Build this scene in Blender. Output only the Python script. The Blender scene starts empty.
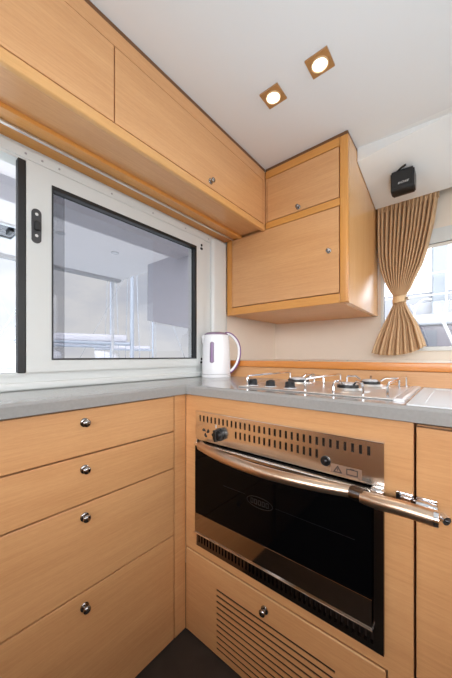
import bpy, bmesh, math, random
from mathutils import Vector, Matrix
random.seed(7)
SC = bpy.context.scene
COL = SC.collection
PI = math.pi

# ---------------------------------------------------------------- materials
def lin(c):
    return tuple(((v/255.0)/12.92 if v/255.0 <= .04045 else ((v/255.0+.055)/1.055)**2.4) for v in c)

def new_mat(name):
    m = bpy.data.materials.new(name); m.use_nodes = True
    nt = m.node_tree
    return m, nt, nt.nodes['Principled BSDF']

def plain(name, rgb, rough=.5, metal=0., spec=.5, noise=.04, nscale=30., coat=0., bump=0.):
    m, nt, b = new_mat(name)
    c = lin(rgb)
    b.inputs['Roughness'].default_value = rough
    b.inputs['Metallic'].default_value = metal
    b.inputs['Specular IOR Level'].default_value = spec
    b.inputs['Coat Weight'].default_value = coat
    tc = nt.nodes.new('ShaderNodeTexCoord')
    n = nt.nodes.new('ShaderNodeTexNoise'); n.inputs['Scale'].default_value = nscale; n.inputs['Detail'].default_value = 4
    nt.links.new(tc.outputs['Object'], n.inputs['Vector'])
    r = nt.nodes.new('ShaderNodeValToRGB')
    r.color_ramp.elements[0].position = .3; r.color_ramp.elements[1].position = .7
    r.color_ramp.elements[0].color = (*[v*(1-noise) for v in c], 1)
    r.color_ramp.elements[1].color = (*[min(1, v*(1+noise)) for v in c], 1)
    nt.links.new(n.outputs['Fac'], r.inputs['Fac'])
    nt.links.new(r.outputs['Color'], b.inputs['Base Color'])
    if bump:
        bp = nt.nodes.new('ShaderNodeBump'); bp.inputs['Strength'].default_value = bump; bp.inputs['Distance'].default_value = .002
        nt.links.new(n.outputs['Fac'], bp.inputs['Height']); nt.links.new(bp.outputs['Normal'], b.inputs['Normal'])
    return m

def wood(name, light, dark, axis='x', rough=.36, coat=.3):
    """fine straight-grained veneer; the grain runs along AXIS"""
    m, nt, b = new_mat(name)
    tc = nt.nodes.new('ShaderNodeTexCoord')
    def layer(across, along, scale, detail):
        mp = nt.nodes.new('ShaderNodeMapping')
        s = [across]*3; s['xyz'.index(axis)] = along
        mp.inputs['Scale'].default_value = s
        n = nt.nodes.new('ShaderNodeTexNoise'); n.inputs['Scale'].default_value = scale; n.inputs['Detail'].default_value = detail
        n.inputs['Roughness'].default_value = .6
        nt.links.new(tc.outputs['Object'], mp.inputs['Vector']); nt.links.new(mp.outputs['Vector'], n.inputs['Vector'])
        return n
    fine = layer(90, 3.5, 2.2, 4)
    broad = layer(9, .7, 1.6, 3)
    fleck = layer(150, 22, 2.5, 2)
    mx = nt.nodes.new('ShaderNodeMix'); mx.data_type = 'FLOAT'; mx.inputs[0].default_value = .45
    nt.links.new(fine.outputs['Fac'], mx.inputs[2]); nt.links.new(broad.outputs['Fac'], mx.inputs[3])
    mx2 = nt.nodes.new('ShaderNodeMix'); mx2.data_type = 'FLOAT'; mx2.inputs[0].default_value = .22
    nt.links.new(mx.outputs[0], mx2.inputs[2]); nt.links.new(fleck.outputs['Fac'], mx2.inputs[3])
    r = nt.nodes.new('ShaderNodeValToRGB')
    r.color_ramp.elements[0].position = .30; r.color_ramp.elements[1].position = .68
    r.color_ramp.elements[0].color = (*lin(dark), 1); r.color_ramp.elements[1].color = (*lin(light), 1)
    nt.links.new(mx2.outputs[0], r.inputs['Fac']); nt.links.new(r.outputs['Color'], b.inputs['Base Color'])
    b.inputs['Roughness'].default_value = rough
    b.inputs['Coat Weight'].default_value = coat; b.inputs['Coat Roughness'].default_value = .25
    return m

def metal(name, rgb, rough=.2, axis='x', brushed=.0):
    m, nt, b = new_mat(name)
    c = lin(rgb)
    b.inputs['Metallic'].default_value = 1.
    tc = nt.nodes.new('ShaderNodeTexCoord'); mp = nt.nodes.new('ShaderNodeMapping')
    s = [220.]*3; s['xyz'.index(axis)] = 4.
    mp.inputs['Scale'].default_value = s
    n = nt.nodes.new('ShaderNodeTexNoise'); n.inputs['Scale'].default_value = 1.5; n.inputs['Detail'].default_value = 3
    nt.links.new(tc.outputs['Object'], mp.inputs['Vector']); nt.links.new(mp.outputs['Vector'], n.inputs['Vector'])
    mr = nt.nodes.new('ShaderNodeMapRange')
    mr.inputs['To Min'].default_value = max(.02, rough-brushed); mr.inputs['To Max'].default_value = rough+brushed
    nt.links.new(n.outputs['Fac'], mr.inputs['Value']); nt.links.new(mr.outputs['Result'], b.inputs['Roughness'])
    b.inputs['Base Color'].default_value = (*c, 1)
    return m

def glass(name, tint, refl=.06, rough=.0):
    """a thin pane: tinted see-through plus a surface reflection"""
    m, nt, b = new_mat(name)
    nt.nodes.remove(b)
    out = [n for n in nt.nodes if n.type == 'OUTPUT_MATERIAL'][0]
    t = nt.nodes.new('ShaderNodeBsdfTransparent'); t.inputs['Color'].default_value = (*tint, 1)
    g = nt.nodes.new('ShaderNodeBsdfGlossy'); g.inputs['Roughness'].default_value = rough
    g.inputs['Color'].default_value = (1, 1, 1, 1)
    f = nt.nodes.new('ShaderNodeFresnel'); f.inputs['IOR'].default_value = 1.0 + refl*8
    mx = nt.nodes.new('ShaderNodeMixShader')
    ge = nt.nodes.new('ShaderNodeNewGeometry')
    inv = nt.nodes.new('ShaderNodeMath'); inv.operation = 'SUBTRACT'; inv.inputs[0].default_value = 1.; nt.links.new(ge.outputs['Backfacing'], inv.inputs[1])
    ml = nt.nodes.new('ShaderNodeMath'); ml.operation = 'MULTIPLY'; nt.links.new(f.outputs[0], ml.inputs[0]); nt.links.new(inv.outputs[0], ml.inputs[1])
    cm = nt.nodes.new('ShaderNodeMix'); cm.data_type = 'RGBA'
    cm.inputs['A'].default_value = (*tint, 1); cm.inputs['B'].default_value = (1, 1, 1, 1)
    nt.links.new(ge.outputs['Backfacing'], cm.inputs['Factor']); nt.links.new(cm.outputs['Result'], t.inputs['Color'])
    nt.links.new(ml.outputs[0], mx.inputs[0]); nt.links.new(t.outputs[0], mx.inputs[1]); nt.links.new(g.outputs[0], mx.inputs[2])
    nt.links.new(mx.outputs[0], out.inputs['Surface'])
    return m

def emit(name, rgb, strength):
    m, nt, b = new_mat(name)
    b.inputs['Base Color'].default_value = (*lin(rgb), 1)
    b.inputs['Emission Color'].default_value = (*lin(rgb), 1)
    b.inputs['Emission Strength'].default_value = strength
    return m

def translucent(name, rgb, amt):
    m, nt, b = new_mat(name)
    c = lin(rgb); nt.nodes.remove(b)
    out = [n for n in nt.nodes if n.type == 'OUTPUT_MATERIAL'][0]
    d = nt.nodes.new('ShaderNodeBsdfDiffuse'); t = nt.nodes.new('ShaderNodeBsdfTranslucent'); mx = nt.nodes.new('ShaderNodeMixShader')
    d.inputs['Color'].default_value = (*c, 1); t.inputs['Color'].default_value = (*c, 1); mx.inputs[0].default_value = amt
    nt.links.new(d.outputs[0], mx.inputs[1]); nt.links.new(t.outputs[0], mx.inputs[2]); nt.links.new(mx.outputs[0], out.inputs['Surface'])
    return m

VL, VD = (220, 168, 116), (198, 142, 91)
M = dict(
    wood_x=wood('beech veneer along x', VL, VD, 'x'),
    wood_y=wood('beech veneer along y', VL, VD, 'y'),
    solid_x=wood('solid beech along x', (220, 158, 82), (202, 136, 62), 'x'),
    solid_y=wood('solid beech along y', (220, 158, 82), (202, 136, 62), 'y'),
    solid_z=wood('solid beech along z', (220, 158, 82), (202, 136, 62), 'z'),
    side_z=wood('beech veneer side', (230, 180, 122), (214, 160, 102), 'z', .22, .5),
    rail_y=wood('pale solid beech', (226, 174, 112), (208, 152, 90), 'y'),
    lit_edge_x=wood('lit edge beech', (236, 196, 146), (222, 178, 126), 'x'),  # paler tone paints the light caught by the flap's top bevel
    shade_line=plain('brown ceiling shade line', (112, 74, 42), .6),  # brown strip painted in for the shadow line under the ceiling
    yacht=plain('grey white yacht paint', (150, 152, 158), .4),
    post=plain('grey roof post paint', (140, 146, 152), .5),
    hobsteel=metal('satin hob steel', (236, 234, 232), .38, 'x', .05),
    gap_shade=plain('carcass gap shade', (62, 40, 22), .7),  # carcass coloured dark to deepen the shade in the drawer gaps
    knob=metal('satin knob', (150, 146, 144), .14),
    ledge=wood('varnished ledge', (222, 144, 68), (204, 124, 50), 'x', .3, .3),
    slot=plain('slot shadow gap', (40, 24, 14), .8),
    white=plain('white gelcoat', (230, 232, 232), .3, noise=.015, nscale=3, coat=.2),
    frame=plain('white coated frame', (212, 215, 213), .38, noise=.01, nscale=4),
    ceil=plain('white ceiling liner', (222, 223, 224), .7, noise=.015, nscale=2),
    cream=plain('cream wall lining', (230, 219, 204), .6, noise=.02, nscale=5),
    counter=plain('grey solid surface', (154, 153, 150), .22, noise=.04, nscale=160, coat=.3),
    sink=plain('white moulded drainer', (216, 219, 222), .4, noise=.01, nscale=5),
    floor=plain('dark cabin sole', (46, 44, 43), .45, noise=.25, nscale=14),
    black=plain('black rubber', (26, 26, 27), .45, noise=.1),
    plastic=plain('black plastic', (13, 13, 14), .35, noise=.1),
    dkgrey=plain('charcoal plastic', (58, 58, 60), .4),
    steel=metal('polished stainless', (246, 238, 228), .2, 'x', .05),
    dsteel=metal('dark stainless', (120, 112, 108), .2, 'x', .05),
    bronze=metal('brushed handle metal', (214, 188, 164), .30, 'x', .06),
    chrome=metal('chrome', (232, 232, 234), .08),
    enamel=plain('black hob burner', (34, 33, 33), .4, noise=.15),
    wglass=plain('white burner cap', (225, 225, 228), .25, metal=.3),
    oglass=plain('oven door glass', (5, 5, 6), .06, spec=.12, noise=.0),
    mirror=metal('mirror steel', (176, 162, 150), .06),
    oglass2=plain('oven inner mark', (25, 25, 25), .4),
    kettle=plain('white kettle plastic', (236, 236, 238), .22, noise=.01, coat=.2),
    purple=plain('purple plastic', (128, 84, 138), .3),
    gauge=plain('smoky violet gauge', (132, 112, 136), .2),
    cloth=plain('sand brown cloth', (198, 164, 126), .85, noise=.1, nscale=300, bump=.15),
    tape=plain('curtain tape', (222, 190, 148), .85, noise=.06, nscale=200),
    bezel=wood('light bezel wood', (178, 132, 82), (156, 110, 62), 'x', .4),
    lamp=emit('halogen lens', (255, 238, 205), 6.),
    alu=metal('anodised track', (226, 226, 226), .35),
    pane=glass('grey tinted pane', (.53, .53, .55), .05),
    pane2=glass('second sliding pane', (.58, .58, .59), .05),
    clear=glass('clear pane', (.93, .94, .95), .05),
    canopy=translucent('white cockpit roof cloth', (224, 224, 226), .5),
    screen=translucent('grey awning cloth', (218, 217, 222), .52),
    hull=plain('white boat gelcoat', (214, 217, 222), .3),
    navy=plain('mauve grey hull', (70, 65, 76), .35),
    bwin=plain('dark boat window', (70, 74, 84), .15),
    mast=plain('painted mast', (150, 158, 168), .4),
    wood2=wood('shading unit veneer', (214, 168, 116), (196, 146, 92), 'x'),
    water=plain('harbour water', (120, 140, 150), .12, noise=.2, nscale=.6, bump=.4),
    deck=plain('pale deck', (214, 210, 204), .6),
    label=plain('sticker', (136, 106, 86), .5),
    ink=plain('dark print', (48, 40, 36), .6),
    logo=plain('white print', (226, 226, 226), .5),
    bolt=metal('screw head', (170, 170, 172), .3),
)

# ---------------------------------------------------------------- mesh helper
class MB:
    def __init__(self): self.bm = bmesh.new()
    def box(self, x0, x1, y0, y1, z0, z1, bev=0., seg=2, mat=None):
        g = bmesh.ops.create_cube(self.bm, size=1.)
        vs = g['verts']
        bmesh.ops.scale(self.bm, vec=(x1-x0, y1-y0, z1-z0), verts=vs)
        if bev:
            es = list({e for v in vs for e in v.link_edges})
            r = bmesh.ops.bevel(self.bm, geom=es, offset=min(bev, .49*min(x1-x0, y1-y0, z1-z0)), segments=seg, affect='EDGES', profile=.5)
            vs = [v for v in set(vs) | set(r['verts']) if v.is_valid]
        T = Matrix.Translation(((x0+x1)/2, (y0+y1)/2, (z0+z1)/2))
        if mat is not None: T = mat @ T
        bmesh.ops.transform(self.bm, matrix=T, verts=vs)
        return self
    def cyl(self, p0, p1, r0, r1=None, n=20, caps=True):
        return self.tube([p0, p1], [r0, r0 if r1 is None else r1], n, caps)
    def tube(self, pts, rad, n=12, caps=True, flat=None):
        pts = [Vector(p) for p in pts]
        if not isinstance(rad, (list, tuple)): rad = [rad]*len(pts)
        rings = []
        up = None
        for i, p in enumerate(pts):
            a = pts[max(i-1, 0)]; b = pts[min(i+1, len(pts)-1)]
            t = (b-a)
            if t.length < 1e-9: t = Vector((0, 0, 1))
            t.normalize()
            if up is None:
                up = Vector((0, 0, 1)) if abs(t.z) < .9 else Vector((0, 1, 0))
            s = t.cross(up).normalized(); u = s.cross(t).normalized(); up = u
            fx, fy = flat or (1, 1)
            rings.append([self.bm.verts.new(p + s*math.cos(2*PI*k/n)*rad[i]*fx + u*math.sin(2*PI*k/n)*rad[i]*fy) for k in range(n)])
        for A, B in zip(rings, rings[1:]):
            for k in range(n):
                self.bm.faces.new((A[k], A[(k+1) % n], B[(k+1) % n], B[k]))
        if caps:
            self.bm.faces.new(rings[0][::-1]); self.bm.faces.new(rings[-1])
        return self
    def lathe(self, prof, loc, n=32, axis='z'):
        """PROF: (radius, height) pairs, closed at the ends when the radius is 0"""
        ax = {'z': lambda r, a, h: (r*math.cos(a), r*math.sin(a), h), 'x': lambda r, a, h: (h, r*math.cos(a), r*math.sin(a)),
              '-y': lambda r, a, h: (r*math.cos(a), -h, r*math.sin(a))}[axis]
        L = Vector(loc); rings = []
        for r, h in prof:
            if r <= 1e-7: rings.append([self.bm.verts.new(L+Vector(ax(0, 0, h)))])
            else: rings.append([self.bm.verts.new(L+Vector(ax(r, 2*PI*k/n, h))) for k in range(n)])
        for A, B in zip(rings, rings[1:]):
            if len(A) == 1 and len(B) == 1: continue
            for k in range(n):
                k2 = (k+1) % n
                if len(A) == 1: self.bm.faces.new((A[0], B[k2], B[k]))
                elif len(B) == 1: self.bm.faces.new((A[k], A[k2], B[0]))
                else: self.bm.faces.new((A[k], A[k2], B[k2], B[k]))
        for R in (rings[0], rings[-1]):
            if len(R) > 1: self.bm.faces.new(R)
        return self
    def prism(self, poly, d):
        """extrude a 3-D polygon by the vector D"""
        d = Vector(d)
        a = [self.bm.verts.new(Vector(p)) for p in poly]; b = [self.bm.verts.new(Vector(p)+d) for p in poly]
        self.bm.faces.new(a); self.bm.faces.new(b[::-1])
        for i in range(len(a)):
            j = (i+1) % len(a)
            self.bm.faces.new((a[j], a[i], b[i], b[j]))
        return self
    def quads(self, grid):
        V = [[self.bm.verts.new(Vector(p)) for p in row] for row in grid]
        for A, B in zip(V, V[1:]):
            for k in range(len(A)-1): self.bm.faces.new((A[k], A[k+1], B[k+1], B[k]))
        return self
    def framed(self, axis, c0, c1, u0, u1, v0, v1, holes):
        """slab between c0 and c1 on AXIS with rectangular holes (hu0,hu1,hv0,hv1)"""
        us = sorted({u0, u1, *[h[0] for h in holes], *[h[1] for h in holes]})
        vs = sorted({v0, v1, *[h[2] for h in holes], *[h[3] for h in holes]})
        nu, nv = len(us)-1, len(vs)-1
        def solid(i, j):
            if not (0 <= i < nu and 0 <= j < nv): return False
            cu, cv = (us[i]+us[i+1])/2, (vs[j]+vs[j+1])/2
            return not any(h[0] < cu < h[1] and h[2] < cv < h[3] for h in holes)
        cache = {}
        def V(c, u, v):
            k = (c, u, v)
            if k not in cache:
                p = {'x': (c, u, v), 'y': (u, c, v), 'z': (u, v, c)}[axis]
                cache[k] = self.bm.verts.new(p)
            return cache[k]
        for i in range(nu):
            for j in range(nv):
                if not solid(i, j): continue
                a, b, c, d = us[i], us[i+1], vs[j], vs[j+1]
                for cc in (c0, c1): self.bm.faces.new((V(cc, a, c), V(cc, b, c), V(cc, b, d), V(cc, a, d)))
                for (di, dj, e0, e1) in ((-1, 0, (a, c), (a, d)), (1, 0, (b, c), (b, d)), (0, -1, (a, c), (b, c)), (0, 1, (a, d), (b, d))):
                    if not solid(i+di, j+dj):
                        self.bm.faces.new((V(c0, *e0), V(c0, *e1), V(c1, *e1), V(c1, *e0)))
        return self
    def build(self, name, mat, parent=None, smooth=False, angle=35):
        bmesh.ops.recalc_face_normals(self.bm, faces=self.bm.faces)
        me = bpy.data.meshes.new(name)
        off = Vector((0, 0, 0)); p = parent
        while p is not None: off += p.location; p = p.parent
        bmesh.ops.translate(self.bm, vec=-off, verts=self.bm.verts)
        self.bm.to_mesh(me); self.bm.free()
        for mm in (mat if isinstance(mat, (list, tuple)) else [mat]): me.materials.append(M[mm])
        if smooth:
            for f in me.polygons: f.use_smooth = True
            me.set_sharp_from_angle(angle=math.radians(angle))
        o = bpy.data.objects.new(name, me); COL.objects.link(o)
        if parent is not None: o.parent = parent
        return o

def thing(name, label, cat, loc=(0, 0, 0), group=None):
    o = bpy.data.objects.new(name, None); COL.objects.link(o)
    o.empty_display_size = .05
    o.location = loc; o['label'] = label; o['category'] = cat
    if group: o['group'] = group
    return o
def tag(o, label, cat, group=None, kind=None):
    o['label'] = label; o['category'] = cat
    if group: o['group'] = group
    if kind: o['kind'] = kind
    return o
def struct(o):
    o['kind'] = 'structure'; return o
def dup(root, loc, label=None):
    r = root.copy(); COL.objects.link(r); r.location = loc
    if label: r['label'] = label
    for ch in list(root.children):
        c = ch.copy(); COL.objects.link(c); c.parent = r
        for g in list(ch.children):
            d = g.copy(); COL.objects.link(d); d.parent = c
    return r
def text_mesh(name, s, size, mat, parent, mtx, extrude=.0004, shear=0.):
    cu = bpy.data.curves.new(name, 'FONT'); cu.body = s; cu.size = size; cu.extrude = extrude; cu.shear = shear
    cu.align_x = 'CENTER'; cu.align_y = 'CENTER'
    t = bpy.data.objects.new(name+'_tmp', cu); COL.objects.link(t)
    dg = bpy.context.evaluated_depsgraph_get()
    me = bpy.data.meshes.new_from_object(t.evaluated_get(dg))
    bpy.data.objects.remove(t); bpy.data.curves.remove(cu)
    me.materials.clear(); me.materials.append(M[mat])
    off = Vector((0, 0, 0)); p = parent
    while p is not None: off += p.location; p = p.parent
    me.transform(Matrix.Translation(-off) @ mtx)
    o = bpy.data.objects.new(name, me); COL.objects.link(o); o.parent = parent
    return o

def knob_mb(p, axis, s=1.):
    """small push-button cabinet knob: rosette, neck and domed button"""
    return MB().lathe([(0, -.001), (.0125*s, -.001), (.0125*s, .002), (.0105*s, .0035), (.0065*s, .004), (.006*s, .009), (.0085*s, .011), (.0105*s, .014), (.0105*s, .017), (.008*s, .0195), (.004*s, .0205), (0, .0205)], p, 24, axis)

ZC, ZT = 1.976, .911          # ceiling, worktop
XW, YB = -.25, 1.11           # window wall, forward wall
YS = .45                      # backsplash

# ---------------------------------------------------------------- setting
struct(MB().box(-.3, 2.7, -2.75, 1.2, -.06, 0).build('floor', 'floor'))
struct(MB().box(-.32, 2.7, -2.75, 1.2, ZC, ZC+.06).build('ceiling', 'ceil'))
# window side: white wall up to the pillar, holes for the open light and for the sash
wl = MB().framed('x', XW-.05, XW, -2.75, .55, 0, ZC, [(-1.35, -.452, .965, 1.62), (-.374, .293, 1.0, 1.578)])
struct(wl.build('wall_left', 'frame'))
struct(MB().box(XW-.05, XW, .55, YB+.06, 0, ZC).build('wall_left_forward', 'cream'))
struct(MB().framed('y', YB, YB+.05, XW, 2.7, 0, ZC, [(.444, 1.55, 1.055, 1.60)]).build('wall_front', 'cream'))
struct(MB().framed('x', 2.65, 2.7, -2.75, YB, 0, ZC, [(-2.4, .7, 1.12, 1.8)]).build('wall_right', 'white'))
struct(MB().framed('y', -2.75, -2.7, -.25, 2.65, 0, ZC, [(.1, 2.4, 1.1, 1.90)]).build('wall_aft', 'white'))
# sloped roof panel over the forward window
s = MB(); top, low = [], []
sx_ = [.4275+.02*k for k in range(18)]+[.80, .9, 1.1, 1.5, 2.0, 2.6]
for x in sx_:
    t = min(1, (x-.4275)/.345)
    yf, zf = .67+.035*t, 1.913+.0605*(t*(1.25-.25*t))
    low.append([(x, yf+(1.045-yf)*q/8, zf+(1.842-zf)*q/8) for q in range(9)])
    top.append([(x, yf, ZC), (x, yf, (zf+ZC)/2), (x, yf, zf)])
s.quads(low); s.quads(top)
s.quads([[(x, 1.045, 1.842), (x, 1.045, ZC)] for x in sx_])
s.bm.faces.new([s.bm.verts.new(p) for p in [(sx_[0], .67, ZC)]+list(low[0])+[(sx_[0], 1.045, ZC)]])
s.quads([[(x, .67, ZC), (x, 1.045, ZC)] for x in sx_])
bmesh.ops.remove_doubles(s.bm, verts=s.bm.verts, dist=.0001)
struct(s.build('trim_1', 'white', None, True, 30))
# screwed strip along the head of the window wall and rounded pillar in the corner
t2 = struct(MB().box(XW, XW+.007, -1.4, .42, 1.626, 1.658, .002).build('trim_2', 'frame'))
for y in (-.86, -.70, -.44, -.395, -.345, -.16, .03, .22, .385):
    MB().lathe([(0, 0), (.0035, 0), (.003, .0018), (0, .0022)], (XW+.0068, y, 1.641), 10, 'x').build('screw', 'bolt', t2)
struct(MB().box(XW-.01, XW+.022, .405, .525, ZT, 1.657, .016, 4).build('trim_3', 'frame', None, True))
struct(MB().box(XW, XW+.014, -1.4, .405, ZT, .936, .006, 3).build('trim_4', 'frame', None, True))

# window_1: the closed sash with its tinted pane
w1 = MB().framed('x', XW-.012, XW+.012, -.440, .342, .966, 1.622, [(-.368, .287, 1.008, 1.569)]).build('window_1', 'frame'); struct(w1)
MB().framed('x', XW-.014, XW+.0145, -.370, .289, 1.004, 1.5735, [(-.3655, .2795, 1.0095, 1.5605)]).build('gasket', 'black', w1)
MB().box(XW-.006, XW-.002, -.369, .288, 1.004, 1.572).build('pane', 'pane', w1)
MB().box(XW-.026, XW-.022, -.3735, -.318, 1.003, 1.577).build('rear_pane', 'pane2', w1)
lt = MB()
pts = []
for k in range(24):
    a = 2*PI*k/24
    pts.append((XW+.012, -.4135+.0135*math.cos(a), (1.4645 if math.sin(a) >= 0 else 1.3845)+.0135*math.sin(a)))
lt.prism(pts, (.004, 0, 0))
lt_o = lt.build('latch_plate', 'dkgrey', w1)
MB().box(XW+.016, XW+.026, -.421, -.406, 1.410, 1.438, .003).build('slider', 'black', lt_o)
for z in (1.394, 1.461):
    MB().lathe([(0, 0), (.0048, 0), (.004, .002), (0, .0025)], (XW+.016, -.4135, z), 12, 'x').build('screw', 'logo', lt_o)
for z in (1.578, .992):
    MB().box(XW+.010, XW+.017, .318, .332, z-.013, z-.002, .002).box(XW+.010, XW+.018, .321, .329, z+.004, z+.016, .002).build('hinge', 'black', w1)
# window_2: the open light further aft, black meeting stile
w2 = MB().framed('x', XW-.012, XW+.004, -1.37, -.44, .955, 1.63, [(-1.34, -.461, .965, 1.617)]).build('window_2', 'frame'); struct(w2)
MB().box(XW-.012, XW+.0125, -.4615, -.4405, .9645, 1.6175, .003).build('meeting_stile', 'black', w2)
# window_3: forward window
w3 = MB().framed('y', YB-.018, YB+.02, .444, 1.55, 1.045, 1.675, [(.458, 1.52, 1.066, 1.604)]).build('window_3', 'frame'); struct(w3)
MB().framed('y', YB-.004, YB+.008, .456, 1.522, 1.063, 1.607, [(.4595, 1.5185, 1.0665, 1.6025)]).build('gasket', 'dkgrey', w3)
MB().box(.456, 1.522, YB, YB+.004, 1.063, 1.607).build('pane', 'clear', w3)

# ---------------------------------------------------------------- drawer cabinet
dc = thing('drawer_cabinet', 'beech cabinet of four stacked drawers with steel knobs under the grey worktop', 'cabinet', (-.12, -.35, 0))
MB().box(XW+.002, -.02, -.70, -.0, .004, .872).build('carcass', 'gap_shade', dc)
MB().box(-.02, 0, -.0545, -.0015, .003, .8745, .001).build('filler_strip', 'wood_y', dc)
zs = [.004, .376, .616, .747, .8745]
for z0, z1, zk in zip(zs, zs[1:], (.334, .579, .709, .836)):
    d = MB().box(-.0195, 0, -.683, -.0585, z0+(.002 if z0 > .01 else 0), z1-.0025, .0012).build('drawer', 'wood_y', dc)
    knob_mb((0, -.371, zk), 'x', .95).build('knob', 'knob', d, True)

# cupboard further aft in the same run
c2 = thing('cupboard', 'plain beech cupboard continuing the drawer run aft of the drawers', 'cupboard', (-.12, -1.1, 0))
MB().box(XW+.002, -.02, -1.49, -.705, .004, .872).build('carcass', 'wood_y', c2)
for y0 in (-1.36,):
    d = MB().box(-.0195, 0, y0, y0+.64, .006, .872, .0012).build('door', 'wood_y', c2)
    knob_mb((0, y0+.58, .8), 'x').build('knob', 'knob', d, True)

# ---------------------------------------------------------------- oven cabinet
oc = thing('oven_cabinet', 'beech cabinet framing the built-in oven, slotted flap below', 'cabinet', (.36, .2, 0))
MB().framed('y', 0, .02, -.0, .7125, .003, .8745, [(.06, .655, .35, .815), (.004, .664, .0, .311)]).build('face_frame', 'wood_x', oc)
MB().box(.0, .018, .02, .44, .003, .872).build('side_panel', 'wood_x', oc)
MB().box(.695, .7125, .02, .44, .003, .872).build('side_panel', 'wood_x', oc)
MB().box(.018, .695, .02, .44, .318, .334).build('shelf', 'wood_x', oc)
N = 11
sl = [(.152, .548, .2285-.0198*k-.0080, .2285-.0198*k) for k in range(N)]
flap = MB().framed('y', -.0015, .0012, .0065, .6605, .004, .3055, sl).build('flap_door', 'wood_x', oc)
MB().box(.008, .659, -.004, .0, .3035, .3085, .0015).build('edge_strip', 'lit_edge_x', flap)
MB().framed('y', .0012, .018, .0065, .6605, .004, .3055, [(.14, .56, .008, .238)]).build('stiffener', 'wood_x', flap)
MB().box(.1405, .5595, .006, .010, .0085, .2375).build('louvre_back', 'slot', flap)
knob_mb((.343, -.0015, .2645), '-y', .95).build('knob', 'knob', flap, True)

# ---------------------------------------------------------------- oven
ov = thing('built_in_oven', 'stainless built-in oven with black glass door and curved bar handle', 'oven', (.36, .2, .335))
MB().box(.065, .65, .021, .425, .352, .812).build('body', 'dsteel', ov)
# control fascia with two rows of cooling slots
xs = [.0845+.0175*k for k in range(32)]
holes = [(x-.0033, x+.0033, .788, .809) for x in xs] + [(x-.0033, x+.0033, .755, .777) for x in xs[9:25]]
fa = MB().framed('y', -.010, -.0006, .0620, .6585, .722, .8205, holes).build('control_panel', 'steel', ov)
MB().box(.0620, .6585, -.0135, -.0006, .8205, .8232, .0008).build('top_lip', 'chrome', fa)
MB().box(.066, .65, .002, .012, .724, .8135).build('slot_backing', 'slot', fa)
kb = MB()
kb.lathe([(0, 0), (.021, 0), (.021, .004), (.017, .006), (.0165, .02), (.0145, .0235), (0, .0245)], (.177, -.010, .757), 28, '-y')
kb.box(.1725, .1815, -.040, -.03, .738, .776, .003)
for k in range(8):
    a = 2*PI*k/8
    kb.cyl((.177+.0165*math.cos(a), -.012, .757+.0165*math.sin(a)), (.177+.0165*math.cos(a), -.030, .757+.0165*math.sin(a)), .0042, n=10)
kn = kb.build('control_knob', 'plastic', ov, True)
MB().box(.1565, .1600, -.0112, -.0098, .775, .786).build('pointer_mark', 'logo', kn)
MB().lathe([(0, 0), (.0125, 0), (.0125, .0025), (.010, .004), (.0085, .0025), (.0055, .0025), (.0055, .006), (.003, .0075), (0, .0075)], (.5275, -.010, .752), 24, '-y').build('ignition_button', 'plastic', ov, True)
fan = MB()
for k in range(3):
    a0 = 2*PI*k/3+.35
    P = []
    for q in range(14):
        b = 2*PI*q/14
        r = .0098+.0078*math.cos(b); th = a0+.50*math.sin(b)+.25*math.cos(b)
        P.append((.1120+r*math.cos(th)*1.05, -.0101, .7535+r*math.sin(th)))
    fan.prism(P, (0, -.0005, 0))
fan.build('fan_symbol', 'ink', fa)
MB().box(.540, .6125, -.0107, -.0099, .7275, .7505, .0003).build('warning_sticker', 'label', fa)
wi = MB()
cx, cz = .5575, .7385
def tri(r): return [(cx+r*math.cos(PI/2+2*PI*k/3)*1.1, -.0107, cz-.002+r*math.sin(PI/2+2*PI*k/3)) for k in range(3)]
o_, i_ = tri(.0118), tri(.0070)
for k in range(3):
    j = (k+1) % 3; wi.prism([o_[k], o_[j], i_[j], i_[k]], (0, -.0004, 0))
wi.box(cx-.001, cx+.001, -.0112, -.0107, cz-.003, cz+.003)
wi.framed('y', -.0111, -.0106, .578, .604, .731, .746, [(.5802, .6018, .7332, .7438)])
wi.box(.586, .596, -.0111, -.0106, .744, .7475)
wi.build('warning_symbols', 'ink', fa)
# door
dr = MB().box(.070, .636, -.022, -.002, .468, .7085, .002).build('door', 'oglass', ov)
MB().box(.070, .636, -.0225, -.002, .402, .468, .001).build('lower_band', 'mirror', dr)
MB().box(.070, .636, -.028, -.004, .704, .716, .003).build('top_rail', 'steel', dr)
MB().box(.068, .638, -.027, -.002, .3990, .4022, .001).build('drip_edge', 'chrome', dr)
bd = MB()
bx, bz, = .338, .588
ring = []
for k in range(40):
    a = 2*PI*k/40; ring.append((bx+.045*math.cos(a), -.0222, bz+.0165*math.sin(a)))
for k in range(40):
    j = (k+1) % 40
    def inn(p): return (bx+(p[0]-bx)*.955, p[1], bz+(p[2]-bz)*.90)
    bd.prism([ring[k], ring[j], inn(ring[j]), inn(ring[k])], (0, -.0003, 0))
for k in range(5):
    x = bx-.026+.013*k
    bd.framed('y', -.0225, -.0221, x-.0048, x+.0048, bz-.0075, bz+.0075, [(x-.0026, x+.0026, bz-.0052, bz+.0052)])
bd.build('badge', 'oglass2', dr)
MB().box(.20, .287, -.0223, -.0219, .5985, .5992).box(.39, .60, -.0223, -.0219, .5885, .5891).build('rack_line', 'oglass2', dr)
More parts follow.
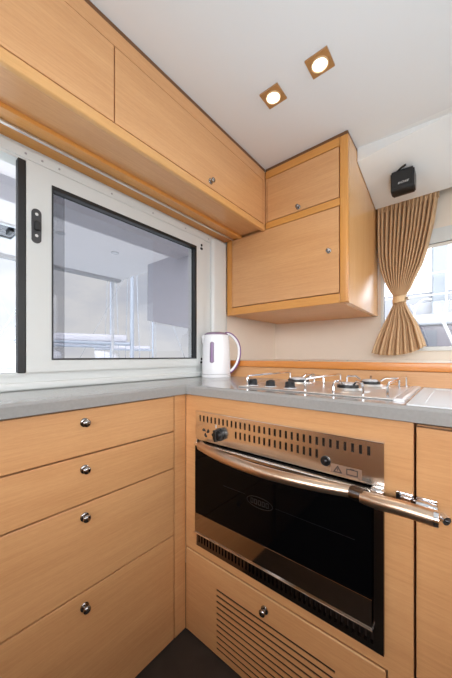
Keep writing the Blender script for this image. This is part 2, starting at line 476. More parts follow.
# side posts of the carcass front
MB().box(.0620, .0695, -.012, -.0006, .346, .722, .001).build('side_trim', 'steel', ov)
MB().box(.637, .6585, -.012, -.0006, .346, .722, .001).build('side_trim', 'dsteel', ov)
MB().box(.634, .662, -.034, -.008, .703, .724, .005, 3).build('hinge_bracket', 'chrome', ov, True)
gx = [.080+.0135*k for k in range(42)]
gr = MB().framed('y', -.011, -.0006, .0620, .637, .346, .3960, [(x-.0032, x+.0032, .360, .386) for x in gx]).build('lower_grille', 'dsteel', ov)
MB().box(.066, .65, .002, .01, .356, .392).build('slot_backing', 'slot', gr)
# bowed handle
H = []
for k in range(25):
    u = k/24
    H.append((.104+.512*u, -.030-.042*math.sin(PI*min(1, u*1.02))**.8, .7105-.0055*u-.002*math.sin(PI*u)))
R = [.0125+.0030*math.sin(PI*k/24)**.5 for k in range(25)]
hd = MB().tube(H, R, 18, True).build('handle', 'bronze', ov, True, 50)
MB().cyl((.109, -.027, .7100), (.109, -.038, .7100), .0155, .014, 20).build('end_boss', 'bronze', hd, True)
MB().tube([(.598, -.040, .7052), (.612, -.043, .7062), (.628, -.047, .7075)], [.0165, .0172, .0165], 18).build('collar', 'dsteel', hd, True)
MB().tube([(.622, -.050, .7070), (.650, -.055, .7080), (.70, -.056, .710), (.752, -.056, .709)], [.0135, .0150, .0155, .0155], 20).build('grip_end', 'bronze', hd, True, 50)
MB().tube([(.7505, -.056, .709), (.754, -.056, .709), (.7585, -.056, .709), (.760, -.056, .709)], [.0162, .0166, .0160, .012], 20).build('end_ring', 'chrome', hd, True)

# ---------------------------------------------------------------- sink cupboard on the right
sc_ = thing('sink_cupboard', 'tall beech cupboard door right of the oven, cut by the frame edge', 'cupboard', (.99, .2, 0))
MB().box(.7165, 1.27, .02, .44, .004, .868).build('carcass', 'wood_x', sc_)
MB().box(.7175, 1.26, 0, .0195, .006, .866, .0012).build('door', 'wood_x', sc_)
la = thing('door_latch', 'chrome surface latch bridging oven cabinet and sink cupboard door', 'latch', (.718, 0, .70))
MB().box(.6805, .7125, -.006, -.0006, .686, .7215, .0015).build('keeper_plate', 'chrome', la)
MB().prism([(.682, -.0061, .7205), (.688, -.0061, .7215), (.705, -.0061, .690), (.684, -.0061, .690)], (0, -.010, 0)).build('keeper_wedge', 'plastic', la)
MB().box(.6895, .711, -.018, -.005, .700, .7195, .004, 3).build('keeper', 'chrome', la, True)
m = MB().box(.7178, .754, -.006, -.0006, .686, .7205, .002)
m.tube([(.7195, -.010, .7045), (.735, -.012, .7045), (.7525, -.009, .7035)], [.0125, .0135, .011], 18)
m.build('bolt_case', 'chrome', la, True)
MB().box(.7115, .7188, -.016, -.004, .697, .7165, .002).build('tongue', 'dsteel', la)
b = MB().tube([(.757, -.004, .6935), (.764, -.010, .6925), (.7695, -.016, .6915)], [.0085, .0095, .0085], 20).build('barrel', 'chrome', la, True)
MB().box(.7665, .7725, -.0190, -.0165, .6900, .6930).build('slot', 'plastic', b)

# ---------------------------------------------------------------- worktop, backsplash, shelf
wt = thing('worktop', 'grey L-shaped worktop with rounded edge over drawers and oven', 'worktop', (.1, .1, .877))
def edge_prof(o): return [(.0, ZT), (o-.008, ZT), (o-.003, ZT-.0025), (o, ZT-.008), (o, .878), (o-.002, .8755), (.0, .8755)]
m = MB()
prof = [(XW+.0145, ZT), (.0105, ZT), (.0145, ZT-.002), (.0170, ZT-.007), (.0170, .8785), (.0155, .877), (XW+.0145, .877)]
m.prism([(x, -1.5, z) for x, z in prof], (0, 1.5-.0125, 0))
a_ = m.build('side_run', 'counter', wt)
m = MB()
prof = [(.470, ZT), (-.0085, ZT), (-.0125, ZT-.002), (-.0150, ZT-.007), (-.0150, .8785), (-.0135, .877), (.470, .877)]
m.prism([(XW+.0145, y, z) for y, z in prof], (1.28-XW-.0145, 0, 0))
m.build('front_run', 'counter', wt)
bs = tag(MB().box(XW+.002, 1.30, YS, YS+.018, ZT, .962).build('backsplash', 'wood_x'), 'pale beech upstand board behind the gas hob', 'backsplash')
sh = thing('window_shelf', 'deep cream shelf with orange varnished front edge under the curtain', 'shelf', (.5, .8, .963))
MB().box(XW+.002, 1.30, YS-.006, YS+.022, .963, .9935, .004, 3).build('edge_board', 'ledge', sh, True)
MB().box(XW+.002, 1.30, YS+.022, YB-.001, .965, .993).build('shelf_board', 'cream', sh)
for x in (.12, .37):
    MB().lathe([(0, 0), (.005, 0), (.004, .0015), (0, .002)], (x, .72, .993), 10).build('screw', 'bolt', sh)

# moulded white drainer
dn = thing('sink_drainer', 'white moulded drainer set in worktop right of the hob', 'sink', (.97, .22, ZT))
m = MB()
m.framed('z', ZT, ZT+.003, .700, 1.24, -.004, .405, [(.73, 1.21, .026, .375)])
m.build('rim', 'sink', dn)
m = MB().box(.728, 1.212, .024, .377, ZT, ZT+.001)
m.build('tray', 'sink', dn)

# ---------------------------------------------------------------- hob
hb = thing('gas_hob', 'stainless gas hob with wire pan rails let into the worktop', 'hob', (.43, .22, ZT))
MB().box(.206, .668, .050, .408, ZT, ZT+.0045, .002).build('hob_plate', 'hobsteel', hb)
MB().prism([(.668, .045, ZT), (.690, .045, ZT), (.690, .045, ZT+.004), (.684, .045, ZT+.006), (.668, .045, ZT+.005)], (0, .37, 0)).build('edge_rail', 'wglass', hb)
for x in (.232, .302, .373):
    kx = MB()
    kx.lathe([(0, 0), (.0165, 0), (.0165, .004), (.0158, .005), (.0150, .015), (.013, .0175), (0, .0175)], (x, .102, ZT+.0065), 20)
    kx.box(x-.003, x+.003, .086, .118, ZT+.018, ZT+.0265, .0015)
    k_o = kx.build('knob', 'plastic', hb, True)
    MB().lathe([(0, 0), (.021, 0), (.020, .002), (0, .002)], (x, .102, ZT+.0045), 24).build('knob_ring', 'wglass', k_o, True)
for (x, y, s) in ((.335, .245, 1.25), (.535, .150, 1.0), (.560, .310, 1.0)):
    z = ZT+.0045
    bn = MB().lathe([(0, 0), (.060*s, 0), (.056*s, .003), (.040*s, .004), (.036*s, .009), (0, .009)], (x, y, z), 32).build('burner', 'hobsteel', hb, True)
    cr = MB().lathe([(0, 0), (.030*s, 0), (.030*s, .008), (.026*s, .009), (0, .009)], (x, y, z+.009), 32)
    cr.build('burner_ring', 'enamel', bn, True)
    MB().lathe([(0, 0), (.024*s, 0), (.024*s, .003), (.018*s, .006), (0, .007)], (x, y, z+.018), 32).build('burner_cap', 'wglass', bn, True)
def rail(x, y0, y1, h=.034, dx=0.):
    z = ZT+.004; r = .010
    P = [(x, y0, z), (x, y0, z+h-r)]
    for k in range(1, 6):
        a = PI/2*k/5; P.append((x+dx*.02, y0+r-r*math.cos(a), z+h-r+r*math.sin(a)))
    P += [(x+dx*.5, (y0+y1)/2, z+h)]
    for k in range(1, 6):
        a = PI/2*k/5; P.append((x+dx, y1-r+r*math.sin(a), z+h-r+r*math.cos(a)))
    P += [(x+dx, y1, z)]
    return MB().tube(P, .0033, 8)
for x in (.228, .438, .652):
    rail(x, .070 if x > .3 else .075, .395).build('pan_rail', 'chrome', hb, True)
def finger(x0, y0, x1, y1):
    z = ZT+.004; h = .031
    P = [(x0, y0, z), (x0, y0, z+h-.007), (x0+(x1-x0)*.08, y0+(y1-y0)*.08, z+h), (x0+(x1-x0)*.7, y0+(y1-y0)*.7, z+h+.001), (x1, y1, z+h-.010)]
    return MB().tube(P, .0034, 8)
for f in ((.523, .062, .530, .118), (.598, .060, .556, .135), (.545, .392, .556, .335), (.645, .30, .592, .308), (.48, .33, .528, .318),
          (.335, .392, .335, .275), (.428, .245, .365, .245)):
    finger(*f).build('pan_support', 'chrome', hb, True)

# ---------------------------------------------------------------- kettle
KX, KY = -.168, .362
ke = thing('kettle', 'white electric jug kettle with purple-edged handle in worktop corner', 'kettle', (KX, KY, ZT))
MB().lathe([(0, 0), (.073, 0), (.075, .003), (.075, .012), (.070, .015), (0, .015)], (KX, KY, ZT), 40).build('power_base', 'kettle', ke, True)
MB().lathe([(0, .0165), (.0715, .0165), (.0725, .020), (.0722, .06), (.0700, .13), (.0655, .195), (.0640, .207), (.060, .2125), (0, .2125)], (KX, KY, ZT), 48).build('body', 'kettle', ke, True)
MB().lathe([(0, .212), (.0605, .212), (.0600, .217), (.050, .224), (.022, .2285), (0, .229)], (KX, KY, ZT), 40).build('lid', 'gauge', ke, True)
R2 = Vector((.773, .635, 0)); F2 = Vector((-.635, .773, 0)); O = Vector((KX, KY, ZT))
# spout
m = MB().tube([O-R2*.050+Vector((0, 0, .175)), O-R2*.057+Vector((0, 0, .196)), O-R2*.066+Vector((0, 0, .211))], [.022, .019, .012], 14)
m.build('spout', 'kettle', ke, True)
hp = [(.050, .218), (.070, .2165), (.090, .203), (.108, .180), (.1185, .150), (.1195, .115), (.112, .080), (.098, .052), (.080, .032), (.066, .024)]
def sm(pts, n=6):
    out = []
    for i in range(len(pts)-1):
        p0 = pts[max(i-1, 0)]; p1 = pts[i]; p2 = pts[i+1]; p3 = pts[min(i+2, len(pts)-1)]
        for k in range(n):
            t = k/n
            out.append(tuple(.5*((2*p1[q])+(-p0[q]+p2[q])*t+(2*p0[q]-5*p1[q]+4*p2[q]-p3[q])*t*t+(-p0[q]+3*p1[q]-3*p2[q]+p3[q])*t**3) for q in range(len(p1))))
    out.append(tuple(pts[-1])); return out
sp = sm(hp)
hk = MB().tube([O+R2*(a-.004)+Vector((0, 0, h)) for a, h in sp], .0085, 12, True, (1.25, .8)).build('handle', 'kettle', ke, True, 60)
# purple strip hugging the outer face of the handle
out_pts = []
for i, (a, h) in enumerate(sp):
    a0, h0 = sp[max(i-1, 0)]; a1, h1 = sp[min(i+1, len(sp)-1)]
    tx, tz = a1-a0, h1-h0; L = math.hypot(tx, tz) or 1
    nx, nz = -tz/L, tx/L
    out_pts.append(O+R2*(a-.004+nx*.0072)+Vector((0, 0, h+nz*.0072)))
MB().tube(out_pts, .0047, 10, True, (2.0, .8)).build('grip_strip', 'purple', hk, True, 60)
gd = (-F2*.97-R2*.26).normalized()
m = MB()
gs = (gd.cross(Vector((0, 0, 1)))).normalized()
def gpt(u, h):
    r = .0727+( .0700-.0727)*(h-.02)/.11 if h < .13 else .0700+(.0655-.0700)*(h-.13)/.065
    ang = u/.07
    d = gd*math.cos(ang)+gs*math.sin(ang)
    return O+d*(r+.0012)+Vector((0, 0, h))
rows = []
for k in range(21):
    h = .072+.104*k/20
    e = min(1, math.sqrt(max(0, 1-max(0, abs(k-10)/10*1.0-.9)**2/.01)))
    rows.append([gpt(u*.0105*max(.25, e), h) for u in (-1, -.5, 0, .5, 1)])
m.quads(rows)
g = m.build('level_gauge', 'gauge', ke, True)
md = g.modifiers.new('s', 'SOLIDIFY'); md.thickness = .002; md.offset = 0
rows = [[gpt(u*.0035, .080+.088*k/10) for u in (-1, 0, 1)] for k in range(11)]
for row in rows:
    for i, p in enumerate(row): row[i] = p+gd*.0016
g2 = MB().quads(rows).build('gauge_tube', 'purple', g, True)

# ---------------------------------------------------------------- overhead cabinet over the window
oh = thing('overhead_cabinet', 'long pale beech overhead cabinet above the sliding window', 'cabinet', (-.1, -.5, 1.66))
XO = .020
MB().box(XW+.001, XO-.019, -2.68, .529, 1.676, ZC-.001).build('carcass', 'wood_y', oh)
MB().box(XO-.020, XO, -2.68, .5285, 1.660, 1.6905, .004, 3).build('bottom_rail', 'rail_y', oh, True)
MB().box(XO-.020, XO-.001, -2.68, .5285, 1.9145, 1.962, .001).build('top_rail', 'wood_y', oh)
MB().box(XO-.020, XO-.0015, -2.68, .5285, 1.9625, ZC-.0005).build('shade_strip', 'shade_line', oh)
MB().box(-.152, -.128, -2.68, .5285, 1.662, 1.677, .002).build('batten', 'solid_y', oh)
MB().box(XW+.001, -.152, -2.68, .5285, 1.668, 1.677).build('valance', 'solid_y', oh)
MB().box(XO-.020, XO, .508, .5285, 1.6905, 1.9145).build('end_stile', 'wood_y', oh)
for y0, y1, yk in ((-.2935, .5065, .114), (-1.095, -.2970, -.69), (-1.897, -1.0985, -1.5), (-2.67, -1.9005, -2.3)):
    d = MB().box(XO-.0195, XO, y0, y1, 1.6925, 1.9115, .0012).build('door', 'wood_y', oh)
    knob_mb((XO, yk, 1.716), 'x', .9).build('knob', 'knob', d, True)
tr = MB()
tr.box(-.190, -.180, -2.6, .52, 1.6600, 1.6676, .001)
tag(tr.build('curtain_track', 'alu'), 'thin white metal curtain track under the overhead cabinet', 'track')

# ---------------------------------------------------------------- corner wall cabinet
uc = thing('wall_cabinet', 'beech corner wall cabinet with small flap above larger door', 'cabinet', (.09, .8, 1.246))
MB().box(XW+.001, .400, .550, YB-.001, 1.262, ZC-.001).build('carcass', 'wood_x', uc)
MB().box(.400, .4255, .550, YB-.001, 1.247, ZC-.014).build('side_panel', 'side_z', uc)
MB().box(.392, .4255, .530, .550, 1.247, ZC-.014, .003, 3).build('right_stile', 'solid_z', uc, True)
MB().box(XW+.016, -.2005, .530, .550, 1.247, 1.6675, .002).build('left_stile', 'solid_z', uc)
MB().box(-.2005, .3915, .530, .550, 1.247, 1.2875, .002).build('bottom_rail', 'solid_x', uc)
MB().box(.0215, .3915, .530, .550, 1.6675, 1.7005, .0015).build('middle_rail', 'solid_x', uc)
MB().box(.0215, .3915, .530, .550, 1.925, 1.962, .001).build('top_rail', 'solid_x', uc)
MB().box(.0215, .4245, .5315, .55, 1.9625, ZC-.0005).box(.4005, .4245, .55, YB-.001, 1.9625, ZC-.0005).build('shade_strip', 'shade_line', uc)
MB().box(.0215, .0285, .531, .550, 1.7005, 1.925).build('end_strip', 'wood_x', uc)
MB().box(XW+.016, .4005, .550, YB-.002, 1.2495, 1.262).build('underside', 'solid_x', uc)
d = MB().box(.0315, .3885, .530, .5495, 1.7035, 1.9215, .0012).build('flap_door', 'wood_x', uc)
knob_mb((.202, .530, 1.7215), '-y', .85).build('knob', 'knob', d, True)
d = MB().box(-.1970, .3885, .530, .5495, 1.2915, 1.6645, .0012).build('door', 'wood_x', uc)
knob_mb((.346, .530, 1.480), '-y', .85).build('knob', 'knob', d, True)

# ---------------------------------------------------------------- ceiling lights
def downlight(x, y, label):
    t = thing('downlight', label, 'ceiling light', (x, y, ZC), 'recessed downlights')
    m = MB()
    h = .0365
    m.framed('z', ZC-.006, ZC, x-h, x+h, y-h, y+h, [])
    m.build('bezel', 'bezel', t)
    MB().lathe([(.0235, 0), (.0275, 0), (.0275, -.003), (.0235, -.003), (.0235, 0)], (x, y, ZC-.006), 32).build('trim_ring', 'tape', t, True)
    MB().lathe([(0, -.001), (.0235, -.001), (.0215, -.0022), (.012, -.003), (0, -.003)], (x, y, ZC-.006), 32).build('lens', 'lamp', t, True)
    return t
dl = downlight(.437, .187, 'square wood-rimmed recessed ceiling light nearer the curtain')
dup(dl, (.260, .194, ZC), 'square wood-rimmed recessed ceiling light nearer the overhead cabinet')

# ---------------------------------------------------------------- speaker under the sloped panel
sx, sy, sz = .583, .828, 1.850
spk = thing('loudspeaker', 'small black loudspeaker bracketed under the sloped white panel', 'speaker', (sx, sy+.04, 1.90))
def rotx(a, p):
    return Matrix.Translation(p) @ Matrix.Rotation(a, 4, 'X') @ Matrix.Translation(-Vector(p))
m = MB()
prof = []
W = .048
# side profile (y,z): flat front, rounded lower back
prof = [(0, .042), (0, -.040), (.003, -.046), (.010, -.050), (.040, -.053), (.062, -.050), (.076, -.040), (.084, -.020), (.086, .010), (.082, .042)]
m.prism([(sx-W, sy+a, sz+b) for a, b in prof], (2*W, 0, 0))
bmesh.ops.bevel(m.bm, geom=[e for e in m.bm.edges if abs(e.verts[0].co.x-e.verts[1].co.x) < 1e-6], offset=.005, segments=2, affect='EDGES')
m.build('cabinet', 'plastic', spk, True)
MB().box(sx-W+.006, sx+W-.006, sy-.003, sy+.001, sz-.036, sz+.038, .0015).build('grille', 'black', spk)
text_mesh('brand_mark', 'BOSE', .0125, 'logo', spk, Matrix.Translation((sx+.004, sy-.0032, sz-.018)) @ Matrix.Rotation(PI/2, 4, 'X') @ Matrix.Scale(1.5, 4, (1, 0, 0)), .0004, .25)
br = MB().box(sx-.046, sx+.006, sy+.012, sy+.060, sz+.040, 1.9025, .002)
br.tube([(sx-.030, sy+.020, sz+.046), (sx-.004, sy-.004, sz+.049), (sx+.016, sy-.010, sz+.053)], .0045, 8)
br.build('bracket', 'plastic', spk)

# ---------------------------------------------------------------- curtain
cu = thing('curtain', 'sand brown pleated curtain gathered by a tie beside the forward window', 'curtain', (.56, 1.06, 1.845))
def interp(tab, z):
    for (z0, *a), (z1, *b) in zip(tab, tab[1:]):
        if z0 >= z >= z1:
            t = (z0-z)/(z0-z1) if z0 != z1 else 0
            return [p+(q-p)*t for p, q in zip(a, b)]
    return tab[-1][1:] if z < tab[-1][0] else tab[0][1:]
#        z     left   right  yc     amp
tab = [(1.850, .436, .712, 1.064, .019), (1.800, .436, .706, 1.064, .024), (1.70, .437, .692, 1.062, .026), (1.58, .441, .668, 1.058, .025), (1.50, .452, .645, 1.054, .022), (1.43, .472, .614, 1.050, .016), (1.38, .494, .594, 1.046, .014),
       (1.345, .513, .574, 1.044, .011), (1.320, .519, .568, 1.043, .010), (1.295, .515, .572, 1.042, .011), (1.25, .497, .592, 1.036, .015), (1.18, .466, .628, 1.026, .018), (1.10, .436, .655, 1.014, .023), (1.03, .416, .675, 1.004, .027), (.99, .41, .68, 1.0, .03)]
NU, NV = 360, 70
grid = []
for j in range(NV+1):
    row = []
    for i in range(NU+1):
        u = i/NU
        zb = 1.020+.030*(u-.35)**2*4*(1 if u > .35 else .9)      # scalloped hem
        z = 1.850+(zb-1.850)*(j/NV)
        l, r, yc, amp = interp(tab, z)
        up = z > 1.323
        nf = 14
        ph = 2*PI*nf*(u+.012*math.sin(7*u+1.3)+.006*math.sin(19*u))
        ph2 = ph*.5+.8
        w_ = max(0, min(1, (1.335-z)/.08))
        f1 = math.cos(ph); f2 = math.cos(ph2)
        y = yc+amp*((1-w_)*f1+w_*(.45*f1+.65*f2))
        x = l+(r-l)*u-.0027*math.sin(ph)*(r-l)/.27
        y += -.035*(1-(2*u-1)**2)*max(0, min(1, (1.40-abs(z-1.323)*1.0-1.28)/.12))*.5
        row.append((x, y, z))
    grid.append(row)
cl = MB().quads(grid).build('cloth', 'cloth', cu, True, 180)
md = cl.modifiers.new('s', 'SOLIDIFY'); md.thickness = .0015
tp = MB()
rows = []
for z in (1.851, 1.838, 1.826, 1.815):
    rows.append([(.434+.280*i/160, 1.050+.010*math.cos(2*PI*30*i/160)*.8, z) for i in range(161)])
tp.quads(rows)
tpo = tp.build('heading', 'cloth', cu, True, 180)
md = tpo.modifiers.new('s', 'SOLIDIFY'); md.thickness = .002
ti = MB(); rows = []
for z in (1.300, 1.303, 1.317, 1.331, 1.334):
    e = .97 if z in (1.300, 1.334) else 1.
    rows.append([(.5435+.032*e*math.cos(2*PI*k/36), 1.037+.036*e*math.sin(2*PI*k/36), z+.004*math.cos(2*PI*k/36)) for k in range(37)])
ti.quads(rows)
tio = ti.build('tieback', 'tape', cu, True, 60)
md = tio.modifiers.new('s', 'SOLIDIFY'); md.thickness = .003
MB().lathe([(0, -.011), (.006, -.0095), (.0105, -.004), (.0115, .001), (.009, .0075), (.004, .0105), (0, .011)], (.5865, 1.022, 1.318), 20).build('button', 'alu', tio, True)

# ---------------------------------------------------------------- outside: cockpit roof, screen, pole
cn = thing('cockpit_canopy', 'white cockpit roof with recessed light and hatch outside the window', 'canopy', (-1.7, -.3, 1.955))
MB().box(-2.50, -.62, -3.0, 1.16, 1.955, 1.960).build('roof_panel', 'canopy', cn)
MB().box(-1.22, -1.02, -3.0, 1.16, 1.905, 1.956, .012, 3).build('cross_beam', 'screen', cn)
MB().box(-2.52, -2.42, -3.0, 1.16, 1.925, 2.055, .02, 3).build('roof_edge', 'canopy', cn)
for (x, y) in ((-1.55, .14), (-1.62, .62)):
    MB().lathe([(0, 0), (.034, 0), (.034, -.006), (.026, -.009), (0, -.006)], (x, y, 1.955), 24).build('roof_light', 'wglass', cn, True)
hx, hy = -1.83, -.16
ht = MB().framed('z', 1.943, 1.956, hx-.16, hx+.16, hy-.16, hy+.12, [(hx-.13, hx+.13, hy-.13, hy+.09)]).build('hatch_frame', 'alu', cn)
MB().box(hx-.13, hx+.13, hy-.13, hy+.09, 1.951, 1.956).build('hatch_glass', 'bwin', ht)
MB().box(hx-.02, hx+.09, hy+.03, hy+.06, 1.93, 1.951, .006).build('hatch_handle', 'plastic', ht)
tag(MB().tube([(-2.46, 1.06, -.1), (-2.46, 1.06, 1.95)], .016, 12).build('canopy_pole', 'hull', None, True), 'slim white pole holding up the edge of the cockpit roof', 'pole')
tag(MB().prism([(-.75, 1.0, 1.95), (-1.02, 1.0, 1.95), (-1.02, 1.0, 1.903), (-1.22, 1.0, 1.903), (-1.22, 1.0, 1.95), (-1.66, 1.0, 1.95), (-1.67, 1.0, 1.38), (-.75, 1.0, 1.20)], (0, .02, 0)).build('awning_screen', 'screen'), 'grey cloth side screen hanging under the cockpit roof', 'screen')
# water round the boats
struct(MB().box(-80, -3.2, -60, 90, -1.35, -1.3).build('water', 'water'))
struct(MB().box(-3.2, 60, 2.6, 90, -1.35, -1.3).build('water_ahead', 'water'))
struct(MB().box(-3.15, -.32, -4.0, 2.0, -.35, -.25).build('side_deck', 'deck'))
struct(MB().box(-.32, 3.2, -6.5, -2.8, -.35, -.02).build('aft_deck', 'deck'))
struct(MB().box(-.32, 3.2, 1.2, 2.5, .35, .5).build('fore_deck', 'deck'))

def hull_mesh(L, Bm, F, z0):
    rows = []
    n = 17
    for i in range(n):
        t = i/(n-1)
        w = Bm/2*(1-max(0, (t-.35)/.65)**2.2)*(1-.22*max(0, (.3-t)/.3))
        sh_ = .10*(2*t-.8)**2
        x = -L*.45+L*t+.1*t
        ring = []
        for k in range(9):
            a = -PI/2+PI*k/8
            yy = w*math.sin(a)
            zz = z0+F*.02-(.28)*math.cos(a)
            ring.append((x, yy*.86, zz))
        row = [(x, -w, z0+F+sh_)] + [(x, -w*.97, z0+F*.5)] + ring + [(x, w*.97, z0+F*.5), (x, w, z0+F+sh_)]
        rows.append(row)
    m = MB().quads(rows)
    # transom and deck
    dk = []
    for row in rows: dk.append([row[0], ((row[0][0]), 0, row[0][2]+.06), row[-1]])
    m.quads(dk)
    m.bm.faces.new([m.bm.verts.new(Vector(p)) for p in rows[0]])
    bmesh.ops.remove_doubles(m.bm, verts=m.bm.verts, dist=.0005)
    return m
def placed(mb, name, mat, parent, T, smooth=False):
    bmesh.ops.transform(mb.bm, matrix=T, verts=mb.bm.verts)
    return mb.build(name, mat, parent, smooth)
def sailboat(loc, rz, L, label, mast=9., hullmat='hull'):
    t = thing('sailboat', label, 'boat', loc, 'moored boats')
    T = Matrix.Translation(loc) @ Matrix.Rotation(rz, 4, 'Z')
    F = 1.15; k = L/10.
    placed(hull_mesh(L, 3.2*k, F, .1), 'hull', hullmat, t, T, True)
    m = MB(); m.box(-2.2*k, 2.6*k, -.95*k, .95*k, F+.10, F+.62, .16, 3)
    cab = placed(m, 'cabin', 'hull', t, T, True)
    for sgn in (-1, 1):
        for x in (-1.5*k, -.2*k, 1.1*k):
            placed(MB().box(x, x+.9*k, sgn*.945*k-.012, sgn*.945*k+.012, F+.27, F+.47, .01), 'cabin_window', 'bwin', cab, T)
    placed(MB().tube([(.9*k, 0, F+.5), (.9*k, 0, F+mast)], [.075, .055], 12), 'mast', 'mast', t, T, True)
    placed(MB().tube([(.8*k, 0, F+1.55), (-3.1*k, 0, F+1.62)], .07, 10), 'boom', 'mast', t, T, True)
    placed(MB().box(-3.0*k, .7*k, -.11, .11, F+1.62, F+1.86, .08, 3), 'furled_sail', 'screen', t, T, True)
    hood = []
    for i in range(7):
        a = PI*i/6
        hood.append([(-3.0*k+1.3*k*q/4-.15*math.sin(a)*(q == 0), 1.05*k*math.cos(a), F+.55+(.95-.25*q/4*q/4)*math.sin(a)**.6) for q in range(5)])
    hm = placed(MB().quads(hood), 'spray_hood', 'canopy', t, T, True)
    md = hm.modifiers.new('s', 'SOLIDIFY'); md.thickness = .02
    m = MB()
    for sgn in (-1, 1):
        P = []
        for i in range(9):
            tt = .05+.88*i/8
            w = 3.2*k/2*(1-max(0, (tt-.35)/.65)**2.2)*(1-.22*max(0, (.3-tt)/.3))*.96
            x = -L*.45+L*tt
            P.append((x, sgn*w, F+.1+.10*(2*tt-.8)**2))
        for p in P: m.tube([p, (p[0], p[1], p[2]+.62)], .014, 6)
        for h in (.34, .62): m.tube([(p[0], p[1], p[2]+h) for p in P], .011, 6)
    placed(m, 'guard_rail', 'hull', t, T)
    m = MB()
    for e in ((L*.55, 0, F+.2), (-L*.44, 0, F+.2), (.9*k, 1.3*k, F+.1), (.9*k, -1.3*k, F+.1)):
        m.tube([(.9*k, 0, F+mast-.1), e], .012, 5)
    placed(m, 'rigging', 'mast', t, T)
    return t
sailboat((-8.6, 4.3, -1.25), math.radians(72), 8.6, 'white sailboat with spray hood, nearest through the tinted pane')
sailboat((-12.2, 5.4, -1.25), math.radians(78), 9.5, 'white sailboat moored second in the row beyond the tinted pane', 10.5)
sailboat((-17.5, 11.5, -1.25), math.radians(65), 10, 'white sailboat moored furthest off in the tinted pane', 11)
sailboat((-20.0, .5, -1.25), math.radians(80), 9, 'white sailboat seen through the open window light', 10)

# neighbour seen through the forward window
nb = thing('motor_yacht', 'pale motor yacht with grey side band seen through the forward window', 'boat', (1.2, 7.4, -1.25), 'moored boats')
MB().box(-3.2, 6.2, 6.6, 9.0, -1.25, .95, .12, 3).build('hull', 'yacht', nb, True)
MB().box(-3.0, 6.0, 6.56, 8.9, 1.06, 1.66, .05).build('side_band', 'navy', nb)
for x in (-1.6, -.45, .7, 1.85): MB().box(x, x+.9, 6.53, 6.56, 1.18, 1.56, .01).build('side_window', 'bwin', nb)
MB().box(-3.2, 6.2, 6.5, 9.0, 1.66, 1.90, .06, 3).build('deck_edge', 'yacht', nb, True)
MB().box(-2.0, 5.0, 7.2, 8.8, 1.9, 2.5, .12, 3).build('deckhouse', 'yacht', nb, True)
m = MB()
for x in [-3+.9*k for k in range(11)]: m.tube([(x, 6.6, 1.88), (x, 6.6, 2.75)], .02, 8)
for z in (2.3, 2.75): m.tube([(-3, 6.6, z), (6, 6.6, z)], .018, 8)
m.build('guard_rail', 'hull', nb, True)
MB().box(-3.0, 5.5, 6.9, 8.9, 4.00, 4.20, .06, 3).build('flybridge_roof', 'yacht', nb, True)
MB().box(.34, .62, 6.90, 7.2, 1.9, 4.05, .03).build('roof_post', 'post', nb)
MB().box(3.4, 3.8, 6.95, 7.2, 1.9, 4.05, .03).build('roof_post', 'post', nb)
# own foredeck stay and rail
tag(MB().tube(sm([(.47, 2.3, .48), (.47, 2.3, .9), (.472, 2.3, 1.20), (.480, 2.3, 1.38), (.505, 2.3, 1.47), (.56, 2.3, 1.515), (.61, 2.3, 1.505)], 4), .009, 10).build('bow_rail', 'hull', None, True), 'curved white grab rail just outside the forward window', 'rail')
tag(MB().tube([(.632, 2.30, 1.470), (.98, 1.61, .48)], .011, 10).build('deck_stay', 'hull', None, True), 'slanted white strut outside the forward window', 'strut')

# ---------------------------------------------------------------- unseen unit added behind the camera to shade the lower cupboards
st = thing('shading_unit', 'added unseen beech unit with grey top behind the viewer, shading the lower cupboards', 'cabinet', (1.6, -1.2, 0))
MB().box(1.34, 1.90, -2.10, -.30, .003, .88, .004).box(.0, 1.34, -2.10, -1.52, .003, .88, .004).build('carcass', 'wood2', st)
MB().box(1.325, 1.92, -2.12, -.28, .88, .915, .006).box(-.24, 1.325, -2.12, -1.505, .88, .915, .006).build('worktop', 'counter', st)
for y in (-1.50, -.91): MB().box(1.321, 1.3395, y, y+.585, .06, .87, .002).build('door', 'wood2', st)

# ---------------------------------------------------------------- lamps
def spot(x, y, e):
    l = bpy.data.lights.new('downlight_beam', 'SPOT'); l.energy = e; l.color = (1, .86, .68); l.spot_size = math.radians(110); l.spot_blend = .8; l.shadow_soft_size = .03
    o = bpy.data.objects.new('downlight_beam', l); o.location = (x, y, ZC-.02); COL.objects.link(o)
spot(.437, .187, 3); spot(.260, .194, 3)
def fill_lamp(x, y, e, c=(1, .95, .88)):  # unseen lamps added to brighten the cabin
    l = bpy.data.lights.new('unseen_fill', 'AREA'); l.shape = 'DISK'; l.size = .25; l.energy = e; l.color = c
    o = bpy.data.objects.new('unseen_fill', l); o.location = (x, y, ZC-.012); COL.objects.link(o)
for p in ((1.15, -.9), (1.7, -.3), (1.3, -1.9), (2.1, -1.5)): fill_lamp(*p, 1.)
# the photographer's flash, bounced off the ceiling
fl = bpy.data.lights.new('bounce_flash', 'SPOT'); fl.energy = 98; fl.color = (.82, .93, 1); fl.spot_size = math.radians(132); fl.spot_blend = .85; fl.shadow_soft_size = .12
fo = bpy.data.objects.new('bounce_flash', fl); fo.location = (1.0, -.58, .62); fo.rotation_euler = (PI, 0, 0); COL.objects.link(fo)

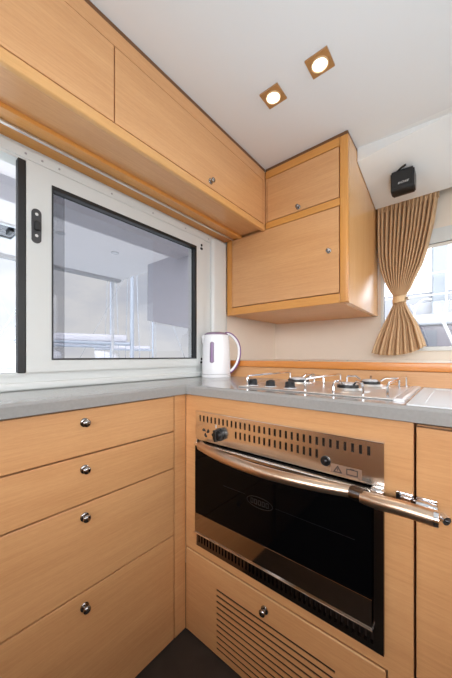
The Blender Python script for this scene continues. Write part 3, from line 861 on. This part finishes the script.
# ---------------------------------------------------------------- sky
wd = bpy.data.worlds.new('sky'); SC.world = wd; wd.use_nodes = True
nt = wd.node_tree; bg = nt.nodes['Background']
tc = nt.nodes.new('ShaderNodeTexCoord')
nz = nt.nodes.new('ShaderNodeTexNoise'); nz.inputs['Scale'].default_value = 3.2; nz.inputs['Detail'].default_value = 5; nz.inputs['Roughness'].default_value = .55
mp = nt.nodes.new('ShaderNodeMapping'); mp.inputs['Scale'].default_value = (1, 1, 2.4)
nt.links.new(tc.outputs['Generated'], mp.inputs['Vector']); nt.links.new(mp.outputs['Vector'], nz.inputs['Vector'])
cr = nt.nodes.new('ShaderNodeValToRGB')
cr.color_ramp.elements[0].position = .36; cr.color_ramp.elements[1].position = .60
cr.color_ramp.elements[0].color = (1.38, 1.46, 1.64, 1); cr.color_ramp.elements[1].color = (1.86, 1.86, 1.86, 1)
nt.links.new(nz.outputs['Fac'], cr.inputs['Fac'])
# added fill glow: low on the beam, astern and over the bows, and overhead
def lobe(d, fmin, gain):
    n = nt.nodes.new('ShaderNodeVectorMath'); n.operation = 'DOT_PRODUCT'; n.inputs[1].default_value = Vector(d).normalized()
    nt.links.new(tc.outputs['Generated'], n.inputs[0])
    m = nt.nodes.new('ShaderNodeMapRange'); m.interpolation_type = 'SMOOTHSTEP'
    m.inputs['From Min'].default_value = fmin; m.inputs['From Max'].default_value = 1.; m.inputs['To Min'].default_value = 0.; m.inputs['To Max'].default_value = gain
    nt.links.new(n.outputs['Value'], m.inputs['Value']); return m.outputs['Result']
acc = None
for d, fmin, gain in (((.94, -.15, .30), .80, 7.1), ((.22, -.90, .37), .84, 12.), ((.25, .95, .15), .5, 2.25), ((0, 0, 1), .35, 1.8)):
    a = nt.nodes.new('ShaderNodeMath'); a.operation = 'ADD'
    r = lobe(d, fmin, gain)
    if acc is None: a.inputs[0].default_value = 1.
    else: nt.links.new(acc, a.inputs[0])
    nt.links.new(r, a.inputs[1]); acc = a.outputs[0]
nt.links.new(cr.outputs['Color'], bg.inputs['Color']); nt.links.new(acc, bg.inputs['Strength'])

# ---------------------------------------------------------------- camera
cd = bpy.data.cameras.new('camera'); cam = bpy.data.objects.new('camera', cd); COL.objects.link(cam)
cd.sensor_fit = 'VERTICAL'; cd.sensor_height = 36.; cd.lens = 282.5/678*36.
cd.shift_y = 17/678.
cd.clip_start = .02
cam.location = (.786, -.721, 1.017)
cam.rotation_euler = (PI/2, 0, math.radians(39.4))
SC.camera = cam
SC.view_settings.view_transform = 'Standard'; SC.view_settings.look = 'None'; SC.view_settings.gamma = 1.
SC.view_settings.exposure = -.64
SC.view_settings.use_curve_mapping = False
try:
    SC.cycles.use_denoising = True
    SC.cycles.max_bounces = 12; SC.cycles.diffuse_bounces = 6; SC.cycles.glossy_bounces = 6; SC.cycles.transparent_max_bounces = 12
    SC.cycles.sample_clamp_indirect = 8.
    SC.cycles.caustics_reflective = False; SC.cycles.caustics_refractive = False
except Exception: pass
